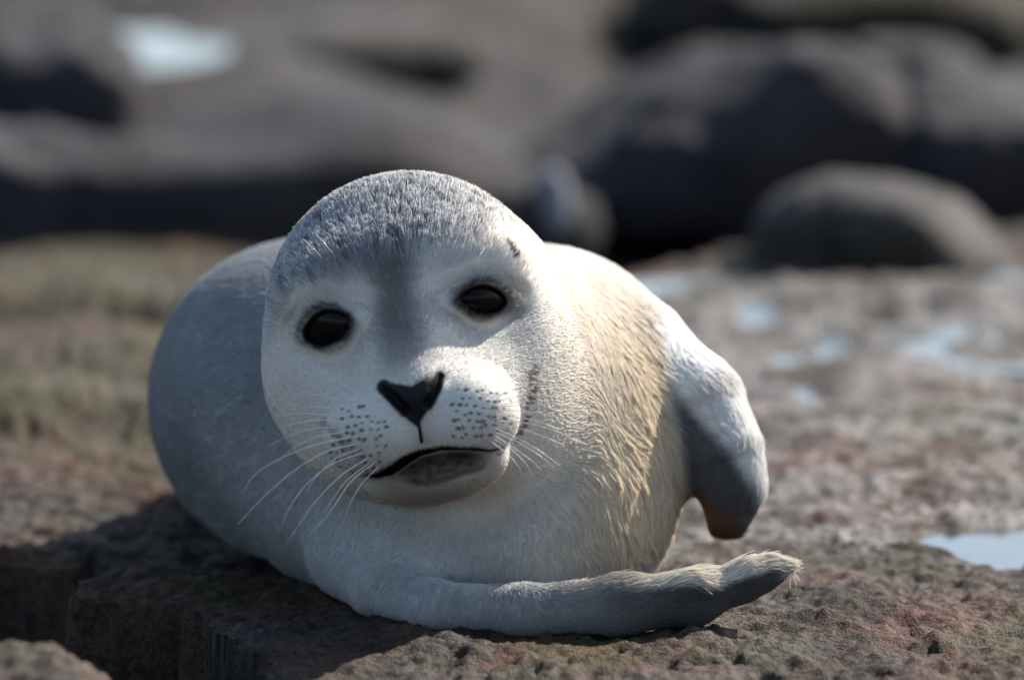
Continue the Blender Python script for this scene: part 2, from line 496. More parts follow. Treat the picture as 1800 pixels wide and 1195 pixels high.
def detail_sdf(P):
    d = base_sdf(P)
    near = np.where(np.linalg.norm(P - OH, axis=-1) < 0.26)[0]
    if len(near) == 0: return d
    p = P[near]; e = d[near]
    for (c, e1, e2, a, b) in EYES:
        q = p - c
        x, y, z = q @ e1, q @ e2, q @ FH
        rr = eye_rr(x, y, a, b)
        # shallow socket, swollen lid rim, then the opening itself
        e = e + 0.0030 * np.exp(-((rr - 2.0) / 0.65) ** 2) * sstep(0.04, 0.015, np.abs(z))
        e = e - 0.0026 * np.exp(-((rr - 1.22) / 0.20) ** 2) * sstep(0.04, 0.015, np.abs(z))
    lip = ell(p, LIP_C - FH * 0.0085 - XH * 0.004, (0.024, 0.010, 0.0115))
    e = smin(e, lip, 0.014)
    d = d.copy(); d[near] = e
    return d

tick('feat')
def surface_nets(f, lo, hi, h):
    xs, ys, zs = (np.arange(lo[k], hi[k] + h, h) for k in range(3))
    F = np.empty((len(xs), len(ys), len(zs)), np.float32)
    yz = np.stack(np.meshgrid(ys, zs, indexing='ij'), -1).reshape(-1, 2)
    for a in range(0, len(xs), 8):
        xx = xs[a:a + 8]
        P = np.concatenate([np.repeat(xx, len(yz))[:, None], np.tile(yz, (len(xx), 1))], 1)
        F[a:a + 8] = f(P).reshape(len(xx), len(ys), len(zs))
    S = F < 0
    c = [S[i:S.shape[0] - 1 + i, j:S.shape[1] - 1 + j, k:S.shape[2] - 1 + k] for i in (0, 1) for j in (0, 1) for k in (0, 1)]
    cnt = sum(x.astype(np.int8) for x in c)
    act = (cnt > 0) & (cnt < 8)
    I = np.argwhere(act)
    idx = np.full(act.shape, -1, np.int64); idx[act] = np.arange(len(I))
    acc = np.zeros((len(I), 3)); num = np.zeros(len(I))
    cor = np.array([(i, j, k) for i in (0, 1) for j in (0, 1) for k in (0, 1)])
    for a in range(8):
        for b in range(a + 1, 8):
            if np.abs(cor[a] - cor[b]).sum() != 1: continue
            A, B = I + cor[a], I + cor[b]
            fa, fb = F[A[:, 0], A[:, 1], A[:, 2]], F[B[:, 0], B[:, 1], B[:, 2]]
            cr = (fa < 0) != (fb < 0)
            t = np.where(cr, fa / np.where(cr, fa - fb, 1), 0)[:, None]
            acc += np.where(cr[:, None], A + (B - A) * t, 0); num += cr
    V = np.array(lo) + h * acc / num[:, None]
    quads = []
    for ax in range(3):
        sl0 = [slice(None)] * 3; sl1 = [slice(None)] * 3
        sl0[ax] = slice(0, -1); sl1[ax] = slice(1, None)
        a, b = S[tuple(sl0)], S[tuple(sl1)]
        E = np.argwhere(a != b)
        u, v = [(1, 2), (2, 0), (0, 1)][ax]
        E = E[(E[:, u] > 0) & (E[:, v] > 0)]
        ins = S[E[:, 0], E[:, 1], E[:, 2]]
        du = np.zeros(3, int); du[u] = 1; dv = np.zeros(3, int); dv[v] = 1
        def g(e): return idx[e[:, 0], e[:, 1], e[:, 2]]
        q = np.stack([g(E - du - dv), g(E - dv), g(E), g(E - du)], -1)
        q[~ins] = q[~ins][:, ::-1]
        quads.append(q)
    return V, np.concatenate(quads)

def sdf_normal(f, P, e=0.0004):
    n = np.stack([f(P + np.eye(3)[k] * e) - f(P - np.eye(3)[k] * e) for k in range(3)], -1)
    return n / (np.linalg.norm(n, axis=1)[:, None] + 1e-12)

def project(f, P, it=3):
    for _ in range(it):
        e = 0.0004
        f0 = f(P)
        g = np.stack([f(P + np.eye(3)[k] * e) - f0 for k in range(3)], -1) / e
        g2 = (g * g).sum(1)
        st = (f0 / np.maximum(g2, 0.25))[:, None] * g
        ln = np.linalg.norm(st, axis=1)[:, None]
        P = P - st * np.minimum(1, 0.003 / np.maximum(ln, 1e-9)) * 0.9
    return P

V, Q = surface_nets(base_sdf, (-0.31, -0.16, -0.04), (0.23, 1.12, 0.37), 0.006)
tick('nets')
me = np_mesh('coarse', V, Q)
bm = bmesh.new(); bm.from_mesh(me)
bmesh.ops.recalc_face_normals(bm, faces=bm.faces[:])
def front_faces(lim):
    cs = np.array([v for f in bm.faces for v in f.calc_center_median()]).reshape(-1, 3)
    h = to_head(cs)
    m = (h[:, 2] > 0.015) & (np.abs(h[:, 0]) < lim) & (h[:, 1] > -0.15) & (h[:, 1] < 0.06)
    if lim < 0:                      # a last, finest pass round the eyes, nose and mouth
        q = np.array([c for c, *_ in EYES for _k in (0,)] + NOS_L + NOS_R + PHIL + [c for c, _ in MOUTH])
        rad_ = np.array([0.024] * 2 + [0.011] * 6 + [0.006] * 3 + [0.011] * len(MOUTH))
        m = ((np.linalg.norm(cs[:, None] - q[None], axis=2) / rad_[None]).min(1) < 1)
    fl = bm.faces[:]
    return [fl[i] for i in np.where(m)[0]]
for cuts, test in ((1, None), (1, 0.10), (1, 0.085), (1, -1)):
    fs = bm.faces[:] if test is None else front_faces(test)
    es = list({e for f in fs for e in f.edges})
    bmesh.ops.subdivide_edges(bm, edges=es, cuts=cuts, use_grid_fill=True)
    bm.faces.ensure_lookup_table()
bmesh.ops.triangulate(bm, faces=[f for f in bm.faces if len(f.verts) > 4])
me2 = bpy.data.meshes.new('body')
bm.to_mesh(me2); bm.free()
bpy.data.meshes.remove(me)
nV = len(me2.vertices)
tick('subdiv')
P = np.empty(nV * 3, np.float32); me2.vertices.foreach_get('co', P); P = P.reshape(-1, 3).astype(np.float64)
P = project(detail_sdf, P, 1)
E = np.empty(len(me2.edges) * 2, np.int32); me2.edges.foreach_get('vertices', E); E = E.reshape(-1, 2)
deg = np.bincount(E.ravel(), minlength=nV)[:, None]
for _ in range(2):                         # even out the vertices, back onto the surface
    avg = np.stack([np.bincount(E[:, 0], P[E[:, 1], k_], nV) + np.bincount(E[:, 1], P[E[:, 0], k_], nV) for k_ in range(3)], -1) / deg
    P = P + 0.6 * (avg - P)
    sel = np.where(np.linalg.norm(P - OH, axis=1) < 0.2)[0]
    P[sel] = project(detail_sdf, P[sel], 1)
sel = np.where(np.linalg.norm(P - OH, axis=1) >= 0.2)[0]
P[sel] = project(base_sdf, P[sel], 1)
sel = np.where(np.linalg.norm(P - OH, axis=1) < 0.2)[0]
P[sel] = project(detail_sdf, P[sel], 1)
# eye openings, nostrils, lip gap and the groove under the nose are pressed in
def line_depth(P, pts, radii, depth, soft):
    h = to_head(P); out = np.full(len(P), 1e9)
    for j in range(len(pts) - 1):
        a, b = to_head(pts[j][None])[0], to_head(pts[j + 1][None])[0]
        dx, dy = b[0] - a[0], b[1] - a[1]
        t = np.clip(((h[:, 0] - a[0]) * dx + (h[:, 1] - a[1]) * dy) / (dx * dx + dy * dy), 0, 1)
        out = np.minimum(out, np.hypot(h[:, 0] - a[0] - t * dx, h[:, 1] - a[1] - t * dy) - (radii[j] + (radii[j + 1] - radii[j]) * t))
    return depth * sstep(0.0, -soft, out) * (h[:, 2] > 0.05)
push = np.zeros(nV)
for (c, e1, e2, a, b) in EYES:
    q = P - c
    rr = eye_rr(q @ e1, q @ e2, a, b)
    push = np.maximum(push, 0.016 * sstep(1.04, 0.86, rr) * (np.abs(q @ FH) < 0.03))
push = np.maximum(push, line_depth(P, [q for q, _ in MOUTH], [r_ for _, r_ in MOUTH], 0.013, 0.0028))
push = np.maximum(push, line_depth(P, NOS_L, (0.0038, 0.0058, 0.0050), 0.005, 0.0058))
push = np.maximum(push, line_depth(P, NOS_R, (0.0038, 0.0058, 0.0050), 0.005, 0.0058))
push = np.maximum(push, line_depth(P, PHIL, (0.0018, 0.0014, 0.0014), 0.0022, 0.0016))
P = P - FH * push[:, None]
# flatten the underside onto the rock
gz = ground_height(P[:, 0], P[:, 1])
P[:, 2] = np.maximum(P[:, 2], np.minimum(gz, 0.02) - 0.006)
me2.vertices.foreach_set('co', P.astype(np.float32).ravel())
me2.polygons.foreach_set('use_smooth', np.ones(len(me2.polygons), bool))
me2.update()
print('body verts', nV)

tick('coat:')
# ------------------------------------------------------------------ coat: colour, fur length, fur mask, all in the pup's own space
WHITE = np.array([0.66, 0.62, 0.56]); CREAM = np.array([0.60, 0.50, 0.36]); GREY = np.array([0.30, 0.30, 0.30])
DARK = np.array([0.035, 0.032, 0.032])

def seg_dist(x, y, pts):
    d = np.full(x.shape, 1e9)
    for (x0, y0), (x1, y1) in zip(pts[:-1], pts[1:]):
        dx, dy = x1 - x0, y1 - y0
        t = np.clip(((x - x0) * dx + (y - y0) * dy) / (dx * dx + dy * dy), 0, 1)
        d = np.minimum(d, np.hypot(x - x0 - t * dx, y - y0 - t * dy))
    return d

def loc2(px, py):
    """photo pixel of a face mark -> head-plane coordinates (in 0.4 mm units)"""
    dx, dy = px - 711, py - 551
    return dx * math.cos(ROLL) - dy * math.sin(ROLL), dx * math.sin(ROLL) + dy * math.cos(ROLL)

SPOTS = []
for row in range(9):                      # whisker follicles in rows on both pads
    for k in range(8):
        t = k / 7.0
        lx = 688 - 95 * t - 3 * row + (row % 2) * 6 + random.uniform(-4, 4); ly = 708 + row * 14 + 14 * t + random.uniform(-3, 3)
        if not (row < 2 and k < 3) and lx + 0.2 * ly > 742: SPOTS.append((*loc2(lx, ly), random.uniform(0.6, 1.15)))
        rx = 797 + 92 * t + (row % 2) * 6 + random.uniform(-4, 4); ry = 682 + row * 13.5 + 9 * t * (row < 4) - 9 * t * t * (row > 4) + random.uniform(-3, 3)
        if row < 7 and not (row < 2 and k < 1): SPOTS.append((*loc2(rx, ry), random.uniform(0.6, 1.15)))

def coat(P):
    n = len(P)
    h = to_head(P) / PX
    r, dn, fo = h[:, 0], -h[:, 1], h[:, 2]
    x, y, z = P[:, 0], P[:, 1], P[:, 2]
    c = np.tile(WHITE, (n, 1))
    # trunk: silver-grey back and flank, paler belly
    dist_head = np.linalg.norm(P - OH, axis=1)
    flank = np.maximum(sstep(0.05, -0.12, x) * sstep(0.10, 0.22, y), sstep(-0.09, -0.15, x) * sstep(-0.02, 0.05, y)) * (1 - sstep(-60, -10, fo) * sstep(0.165, 0.15, dist_head))
    c = mixc(c, (0.29, 0.30, 0.315), flank)
    bel = sstep(0.17, 0.10, z + 0.5 * np.maximum(x - 0.02, 0)) * sstep(0.2, 0.05, y) * (1 - sstep(0.0, 0.03, fo * PX) * sstep(0.165, 0.15, dist_head))
    c = mixc(c, (0.47, 0.465, 0.455), bel * 0.85)
    blot = fbm(x * 11, y * 11, z * 11, oct=3, seed=15)
    c = c * (1 - 0.16 * sstep(0.0, 0.5, blot) * (1 - sstep(0.19, 0.16, dist_head)))[:, None]
    # cream-stained neck and chest on the pup's left
    cr = sstep(0.005, 0.085, x + 0.02 * blot) * sstep(0.26, 0.20, z + 0.3 * x) * sstep(0.22, 0.10, y) * sstep(0.02, 0.05, z)
    c = mixc(c, (0.61, 0.51, 0.365), cr * 0.88)
    mot = fbm(x * 38, y * 38, z * 38, oct=3, seed=5)
    face = sstep(-40, 60, fo) * sstep(0.19, 0.16, dist_head)
    # grey cap
    cap = sstep(-70, -130, dn + 0.10 * r + 22 * mot) * sstep(330, 240, np.abs(r))
    cap = cap * face
    cap = np.maximum(cap, face * sstep(-175, -235, r) * sstep(40, -60, dn) * 0.7)
    c = mixc(c, (0.46, 0.46, 0.465), cap * 0.68 * sstep(190, 60, r + 18 * mot) + cap * 0.25)
    fleck = vnoise(h[:, 0] / 13.0, h[:, 1] / 26.0, h[:, 2] / 20.0, seed=77)
    c = mixc(c, (0.07, 0.07, 0.085), cap * sstep(0.62, 0.80, fleck) * 0.7)
    # dark smudge over the brow, stripe down the bridge of the nose
    br = np.exp(-(((r + 70) / 70) ** 2 + ((dn + 95 + 20 * mot) / 26) ** 2)) * face
    c = mixc(c, (0.14, 0.14, 0.165), br * 0.65)
    st = np.exp(-np.abs((r + 9 + 6 * mot) / 40) ** 3) * sstep(-120, -75, dn) * sstep(95, 20, dn + 10 * mot) * face
    c = mixc(c, (0.15, 0.132, 0.12), st * 0.85)
    st2 = np.exp(-np.abs((r + 8) / 45) ** 3) * sstep(-10, 40, dn) * sstep(125, 70, dn) * face
    c = mixc(c, (0.22, 0.20, 0.19), st2 * 0.6)
    # eyes: dark skin around the opening
    fur = np.ones(n)
    for k, (ec, e1, e2, a, b) in enumerate(EYES):
        q = P - ec
        ex, ey, ez = q @ e1, q @ e2, q @ FH
        ok = np.abs(ez) < 0.03
        rr = eye_rr(ex, ey, a, b) + 0.13 * mot + 0.10 * vnoise(r / 7.0, dn / 7.0, seed=31)
        m = np.where(ok, sstep(1.75 if k else 1.55, 1.10, rr), 0)
        c = mixc(c, (0.028, 0.024, 0.024), m)
        fur = np.minimum(fur, np.where(ok, sstep(1.02, 1.18, rr), 1))
        if k:   # grey corner of the pup's left eye
            g = np.exp(-(((ex - 0.022) / 0.010) ** 2 + ((ey + 0.004) / 0.012) ** 2)) * ok
            c = mixc(c, (0.16, 0.15, 0.14), g * 0.8)
    # nose
    def l2(q): return to_head(q[None])[0, 0] / PX, -to_head(q[None])[0, 1] / PX
    nd = np.minimum(seg_dist(r, dn, [l2(q) for q in NOS_L]), seg_dist(r, dn, [l2(q) for q in NOS_R]))
    front = sstep(180, 230, fo)
    poly = [loc2(*q) for q in ((680, 672), (728, 679), (770, 655), (765, 704), (747, 728), (735, 744), (722, 734), (704, 716))]
    area_ = np.full(n, -1e9); inside = np.zeros(n, bool)
    for (x0, y0), (x1, y1) in zip(poly, poly[1:] + poly[:1]):
        inside ^= ((y0 > dn) != (y1 > dn)) & (r < (x1 - x0) * (dn - y0) / (y1 - y0 + 1e-9) + x0)
    pd = seg_dist(r, dn, poly + poly[:1])
    tri = np.minimum(nd - 13.5, np.where(inside, -pd, pd) - 2) + 2.5 * mot
    m = sstep(3, -3, tri) * front
    c = mixc(c, (0.013, 0.013, 0.015), m); fur = fur * (1 - m)
    c = mixc(c, (0.004, 0.004, 0.005), sstep(11, 7, nd) * front)
    ph = sstep(4.5, 2.0, seg_dist(r, dn, [l2(q) for q in PHIL])) * front
    c = mixc(c, (0.03, 0.03, 0.035), ph); fur = fur * (1 - ph)
    # mouth
    mp = [l2(q) for q, _ in MOUTH]
    md = seg_dist(r, dn, mp)
    wid = np.interp(r, [m_[0] for m_ in mp], [q / PX for _, q in MOUTH])
    m = sstep(3.5, -2, md - wid + 3 * mot) * front
    c = mixc(c, (0.006, 0.005, 0.005), m); fur = fur * (1 - sstep(-2, -8, md - wid) * front)
    lc = l2(LIP_C)
    li = np.sqrt(((r - lc[0] + 4) / 88) ** 2 + ((dn - lc[1] + 8) / 31) ** 2) + 0.3 * mot
    m = sstep(1.25, 0.6, li) * front * (1 - m)
    c = mixc(c, (0.060, 0.038, 0.024), m * (0.75 + 0.25 * vnoise(r / 9.0, dn / 6.0, seed=61)))
    c = mixc(c, (0.014, 0.009, 0.007), m * sstep(16, -20, dn - lc[1] + 0.16 * (r - lc[0]) + 14 * mot) * 0.85)
    c = mixc(c, (0.03, 0.02, 0.014), sstep(0.22, 0.05, np.abs(li - 0.86)) * sstep(-4, 10, dn - lc[1]) * front * 0.7)
    lj = np.sqrt(((r - lc[0] - 8) / 120) ** 2 + ((dn - lc[1] - 22) / 38) ** 2)
    c = mixc(c, (0.30, 0.24, 0.17), sstep(1.15, 0.8, lj) * front * 0.45 * (1 - m))
    # whisker follicles
    near = np.where((front > 0.1) & (dn > 110) & (dn < 300))[0]
    if len(near):
        S = np.array(SPOTS)
        dd = (np.sqrt(((r[near, None] - S[None, :, 0]) / 1.35) ** 2 + (dn[near, None] - S[None, :, 1]) ** 2) / S[None, :, 2]).min(1)
        s_ = np.zeros(n); s_[near] = sstep(4.6, 1.2, dd)
        c = mixc(c, (0.035, 0.033, 0.04), s_ * 0.85)
    # rusty stain running from the cheek to the corner of the mouth
    sp = [loc2(*q) for q in ((938, 648), (936, 690), (926, 735), (905, 775), (878, 795))]
    sdm = seg_dist(r, dn, sp)
    c = mixc(c, (0.16, 0.055, 0.035), sstep(11, 2, sdm + 9 * mot) * sstep(0.25, 0.6, vnoise(r / 6.0, dn / 5.0, seed=55)) * face * 0.8)
    mc = seg_dist(r, dn, [loc2(640, 800), loc2(605, 770), loc2(575, 742)])
    c = mixc(c, (0.30, 0.22, 0.17), sstep(12, 3, mc + 6 * mot) * face * 0.6)
    # slit of the ear behind the eye
    ed = seg_dist(r, dn, [loc2(893, 432), loc2(905, 455)])
    c = mixc(c, (0.08, 0.07, 0.075), sstep(7, 3, ed) * face)
    # flippers
    fl = flipper_sdf(P); un = under_sdf(P)
    fm = sstep(0.012, 0.002, fl) * sstep(0.085, 0.11, x)
    c = mixc(c, (0.62, 0.61, 0.59), fm * 0.9)
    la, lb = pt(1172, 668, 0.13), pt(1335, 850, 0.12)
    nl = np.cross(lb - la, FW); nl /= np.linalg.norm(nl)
    inner_shade = sstep(-0.004, 0.008, ((P - la) @ nl) * (1 if nl[2] < 0 else -1))
    c = mixc(c, (0.05, 0.05, 0.055), fm * inner_shade * 0.9)  # darker inner skin of the upper flipper, its shade also painted into the colour
    tip = np.maximum(sstep(0.010, 0.001, cone(P, pt(1246, 862, 0.125), pt(1266, 925, 0.12), 0.014, 0.014)), 0) * fm
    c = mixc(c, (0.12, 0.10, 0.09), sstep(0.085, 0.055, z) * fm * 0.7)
    c = mixc(c, (0.15, 0.075, 0.035), tip * 0.95)
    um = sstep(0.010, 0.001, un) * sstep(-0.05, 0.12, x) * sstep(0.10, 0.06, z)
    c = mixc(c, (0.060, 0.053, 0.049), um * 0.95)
    return c, np.clip(fur, 0, 1), dict(cream=cr, fm=fm, um=um, cap=cap, face=face, r=r, dn=dn, fo=fo, mot=mot)

hit_mid = hit(728, 688)

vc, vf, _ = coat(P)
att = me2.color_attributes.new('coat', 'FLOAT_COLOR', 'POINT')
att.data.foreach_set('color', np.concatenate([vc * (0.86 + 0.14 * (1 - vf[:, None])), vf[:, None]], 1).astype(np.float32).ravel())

k = NM('seal_skin')
a_ = k.n('ShaderNodeAttribute', attribute_name='coat')
k.l(a_.outputs['Color'], k.b.inputs['Base Color'])
rgh = k.math('ADD', k.math('MULTIPLY', a_.outputs['Alpha'], 0.2), 0.55)
k.l(rgh, k.b.inputs['Roughness'])
k.b.inputs['Specular IOR Level'].default_value = 0.16
tc = k.n('ShaderNodeTexCoord').outputs['Object']
bp = k.n('ShaderNodeBump'); bp.inputs['Strength'].default_value = 0.35; bp.inputs['Distance'].default_value = 0.0012
k.l(k.noise(900, 3, 0.6, tc), bp.inputs['Height']); k.l(bp.outputs[0], k.b.inputs['Normal'])
M_skin = k.m

k = NM('seal_fur')
a_ = k.n('ShaderNodeAttribute', attribute_name='tint')
k.l(a_.outputs['Color'], k.b.inputs['Base Color'])
k.b.inputs['Roughness'].default_value = 0.5
k.b.inputs['Specular IOR Level'].default_value = 0.15
tr = k.n('ShaderNodeBsdfTranslucent'); k.l(a_.outputs['Color'], tr.inputs['Color'])
mx = k.n('ShaderNodeMixShader'); mx.inputs[0].default_value = 0.3
k.l(k.b.outputs[0], mx.inputs[1]); k.l(tr.outputs[0], mx.inputs[2])
k.l(mx.outputs[0], k.t.nodes['Material Output'].inputs['Surface'])
M_fur = k.m

pup = bpy.data.objects.new('seal_pup', None)
pup.empty_display_size = 0.1
col.objects.link(pup)
tag(pup, 'pale grey seal pup lying on the rock with its face turned to the viewer', 'seal')
body = link('body', me2, pup, M_skin)

tick('eyes')
# ------------------------------------------------------------------ eyes
k = NM('seal_eye')
k.b.inputs['Base Color'].default_value = (0.006, 0.0045, 0.004, 1)
k.b.inputs['Roughness'].default_value = 0.2
k.b.inputs['Specular IOR Level'].default_value = 0.2
k.b.inputs['IOR'].default_value = 1.38
M_eye = k.m
def front_depth(Q):
    """slide points along the viewing axis of the head until they meet the sculpted surface"""
    Q = Q + FH * 0.02
    for _ in range(40):
        Q = Q - FH * (detail_sdf(Q) * 0.8)[:, None]
    return Q
for (c, e1, e2, a, b) in EYES:
    NA, NRD = 48, 16
    th = np.linspace(0, 2 * math.pi, NA, endpoint=False)
    vs = []
    for j in range(1, NRD + 1):
        q = 1.16 * j / NRD
        sq_ = np.sqrt(1 / (np.cos(th) ** 2 + np.sin(th) ** 2))
        x_ = a * q * np.cos(th) * sq_
        y_ = b * (1 - 0.20 * np.minimum((x_ / a) ** 2, 1.6)) * q * np.sin(th)
        vs.append(c[None] + e1[None] * x_[:, None] + e2[None] * y_[:, None])
    flat = np.concatenate([c[None]] + vs)
    rq = np.concatenate([[0], np.repeat(np.arange(1, NRD + 1) / NRD * 1.16, NA)])
    surf = front_depth(flat)
    zz = (surf - c) @ FH                      # a smooth quadric through the sculpted surface
    u_, v_ = (flat - c) @ e1, (flat - c) @ e2
    A_ls = np.stack([np.ones_like(u_), u_, v_, u_ * u_, u_ * v_, v_ * v_], 1)
    co = np.linalg.lstsq(A_ls, zz, rcond=None)[0]
    zq = A_ls @ co
    dome = flat + FH * (zq - (flat - c) @ FH - 0.0066 + 0.0092 * (1 - (rq / 1.16) ** 2))[:, None]
    back = c + FH * (-0.016)
    V_ = np.concatenate([dome, back[None]])
    fs = [(0, 1 + k, 1 + (k + 1) % NA) for k in range(NA)]
    for j in range(NRD - 1):
        for k in range(NA):
            p0, p1 = 1 + j * NA + k, 1 + j * NA + (k + 1) % NA
            fs.append((p0, p0 + NA, p1 + NA, p1))
    o0 = 1 + (NRD - 1) * NA
    fs += [(len(V_) - 1, o0 + (k + 1) % NA, o0 + k) for k in range(NA)]
    me = bpy.data.meshes.new('eye'); me.from_pydata([tuple(q) for q in V_], [], fs)
    me.polygons.foreach_set('use_smooth', [True] * len(fs)); me.update()
    bm = bmesh.new(); bm.from_mesh(me); bmesh.ops.recalc_face_normals(bm, faces=bm.faces[:]); bm.to_mesh(me); bm.free()
    link('eye', me, pup, M_eye)

tick('fur')
# ------------------------------------------------------------------ fur
def tri_arrays(me):
    me.calc_loop_triangles()
    t = np.empty(len(me.loop_triangles) * 3, np.int32); me.loop_triangles.foreach_get('vertices', t)
    return t.reshape(-1, 3)

T = tri_arrays(me2)
A_, B_, C_ = P[T[:, 0]], P[T[:, 1]], P[T[:, 2]]
cr_ = np.cross(B_ - A_, C_ - A_)
area = np.linalg.norm(cr_, axis=1) / 2
fn = cr_ / (2 * area[:, None] + 1e-12)
cen = (A_ + B_ + C_) / 3
facing = -(fn @ FW)
w = area * (0.22 + 0.78 * sstep(-0.35, 0.0, facing))
hd = np.linalg.norm(cen - OH, axis=1)
w = w * np.where(hd < 0.17, 1.9, 1.0) * sstep(0.001, 0.01, cen[:, 2]) * np.where(cen[:, 1] > 0.45, 0.3, 1.0)
ti = rng.choice(len(T), FUR_COUNT, p=w / w.sum())
u, v = rng.random(FUR_COUNT), rng.random(FUR_COUNT)
fl_ = u + v > 1; u[fl_] = 1 - u[fl_]; v[fl_] = 1 - v[fl_]
R = A_[ti] + (B_[ti] - A_[ti]) * u[:, None] + (C_[ti] - A_[ti]) * v[:, None]
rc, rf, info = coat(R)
keep = rng.random(len(R)) < rf
R, rc, ti = R[keep], rc[keep], ti[keep]
info = {kk: vv[keep] for kk, vv in info.items()}
N = len(R)
NR = sdf_normal(base_sdf, R, 0.002)

# flow of the coat
hh = to_head(R)
nose_h = to_head(NOSE_C[None])[0]
fromnose = R - from_head(nose_h[0], nose_h[1] - 0.005, nose_h[2] + 0.015)
fromnose /= np.linalg.norm(fromnose, axis=1)[:, None]
flow = np.tile(np.array([-0.35, 0.8, -0.45]), (N, 1))                  # trunk: back and down
fw_ = info['face'][:, None]
chest = sstep(0.02, 0.07, R[:, 0])[:, None] * (1 - fw_)
flow = flow * (1 - chest) + np.array([0.35, 0.15, -0.95]) * chest
low = (sstep(0.16, 0.10, R[:, 2]) * sstep(0.10, 0.02, R[:, 0]) * sstep(0.15, 0.05, R[:, 1]))[:, None] * (1 - fw_)
flow = flow * (1 - low) + np.array([0.1, 0.2, -1.0]) * low
flow = flow * (1 - fw_) + fromnose * fw_
flp = info['fm'][:, None]; unp = info['um'][:, None]
flow = flow * (1 - flp) + np.array([0.35, 0.0, -0.9]) * flp
flow = flow * (1 - unp) + np.array([0.9, 0.1, 0.12]) * unp
s_ = 24.0
wob = np.stack([fbm(R[:, 0] * s_, R[:, 1] * s_, R[:, 2] * s_, oct=2, seed=sd_) for sd_ in (101, 202, 303)], -1)
flow = flow + wob * (0.25 - 0.15 * info['face'][:, None] + 0.55 * info['cream'][:, None])
flow = flow + rng.normal(0, 1, (N, 3)) * (0.10 - 0.04 * info['cap'][:, None])
tang = flow - (flow * NR).sum(1)[:, None] * NR
tang /= np.linalg.norm(tang, axis=1)[:, None] + 1e-9

ln = 0.0068 * np.ones(N)
ln = ln * (1 - 0.5 * info['face'] * sstep(-60, 20, info['dn'])) * (1 - 0.82 * info['fm']) * (1 - 0.55 * info['um'])
pads = info['face'] * sstep(110, 160, info['dn']) * sstep(200, 230, info['fo'])
ln = ln * (1 - 0.45 * pads)
ln = ln + 0.011 * info['cream'] + 0.0025 * info['cap']
ln = ln + 0.003 * info['um'] * sstep(0.45, 0.75, NR[:, 2]) * sstep(0.03, 0.1, R[:, 0])
ln = ln * rng.uniform(0.65, 1.25, N)
lift = 0.16 + 0.24 * info['cap'] - 0.08 * info['fm'] - 0.06 * info['cream'] + 0.08 * rng.normal(0, 1, N)
lift = np.clip(lift, 0.1, 0.8)
dirn = tang * np.cos(lift)[:, None] + NR * np.sin(lift)[:, None]

# clumps: tips drawn to shared tips, strong on the damp cream neck
nc = 9000
ci = rng.choice(N, nc, replace=False)
kd = KDTree(nc)
for j, q in enumerate(ci): kd.insert(R[q], j)
kd.balance()
near = np.fromiter((kd.find(q)[1] for q in R), np.int64, N)
cent = ci[near]
NS = 5
tt = np.linspace(0, 1, NS)
tipc = R[cent] + dirn[cent] * ln[cent][:, None]
cl = ((0.22 + 0.50 * info['cream'] * sstep(-0.4, 0.3, info['mot'] + 0.6 * rng.normal(0, 1, N))) + 0.25 * info['cap'] * rng.random(N))
cl = np.clip(cl * (1 - 0.7 * pads) * (1 - info['fm']) * (1 - 0.7 * info['um']), 0, 0.85)
side = np.cross(NR, tang)
PTS = np.empty((N, NS, 3))
wphase = R @ np.array([180.0, 90.0, 140.0])
for j, t in enumerate(tt):
    p0 = R + dirn * (ln * t)[:, None] - NR * (ln * 0.18 * t * t)[:, None]
    off = tipc - (R[cent] + 0)      # the clump leader's own sweep
    tgt = R[cent] + off * t
    wgt = (cl * t ** 1.4)[:, None]
    dd = tgt - p0
    dl = np.linalg.norm(dd, axis=1)[:, None]
    dd = dd * np.minimum(1, 0.006 / np.maximum(dl, 1e-9))
    p = p0 + dd * wgt
    p = p + side * (info['cream'] * 0.0012 * t * np.sin(wphase * 0.6 + 5 * t))[:, None]
    PTS[:, j] = p
# white fringe tint for the lower flipper, strand to strand variation
rc = mixc(rc, (0.62, 0.56, 0.46), info['um'] * np.maximum(sstep(0.45, 0.75, NR[:, 2] + 0.3 * sstep(0.12, 0.16, R[:, 0])) * sstep(0.02, 0.12, R[:, 0]), sstep(0.178, 0.19, R[:, 0]) * sstep(-0.6, 0.0, NR[:, 2])))
var = rng.normal(1.0, 1.0, N) * (0.07 + 0.07 * info['cap'] + 0.04 * info['cream']) + (1 - (0.07 + 0.07 * info['cap'] + 0.04 * info['cream'])) * (1 + 0.10 * info['mot'])
var = np.where(rng.random(N) < 0.10 * (0.12 + info['cap']), var * 0.55, var)
capd = rng.random(N)
var = var * (1 - info['cap'] * np.where(capd < 0.33, 0.52, np.where(capd > 0.68, -0.5, 0.0)))
rc = np.clip(rc * var[:, None] * 1.08, 0.005, 0.85)

hc = bpy.data.hair_curves.new('fur')
hc.add_curves([NS] * N)
hc.attributes['position'].data.foreach_set('vector', PTS.astype(np.float32).ravel())
ra = hc.attributes.get('radius') or hc.attributes.new('radius', 'FLOAT', 'POINT')
rad = np.tile(np.array([0.00022, 0.00021, 0.00018, 0.00013, 0.00005], np.float32), (N, 1)) * (0.8 + 0.5 * info['cream'][:, None].astype(np.float32))
ra.data.foreach_set('value', rad.astype(np.float32).ravel())
ta = hc.attributes.new('tint', 'FLOAT_COLOR', 'CURVE')
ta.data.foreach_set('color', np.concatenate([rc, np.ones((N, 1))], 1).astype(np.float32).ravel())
fur = link('fur', hc, body, M_fur)
tag(fur, kind='stuff')
print('hairs', N)

tick('whiskers')
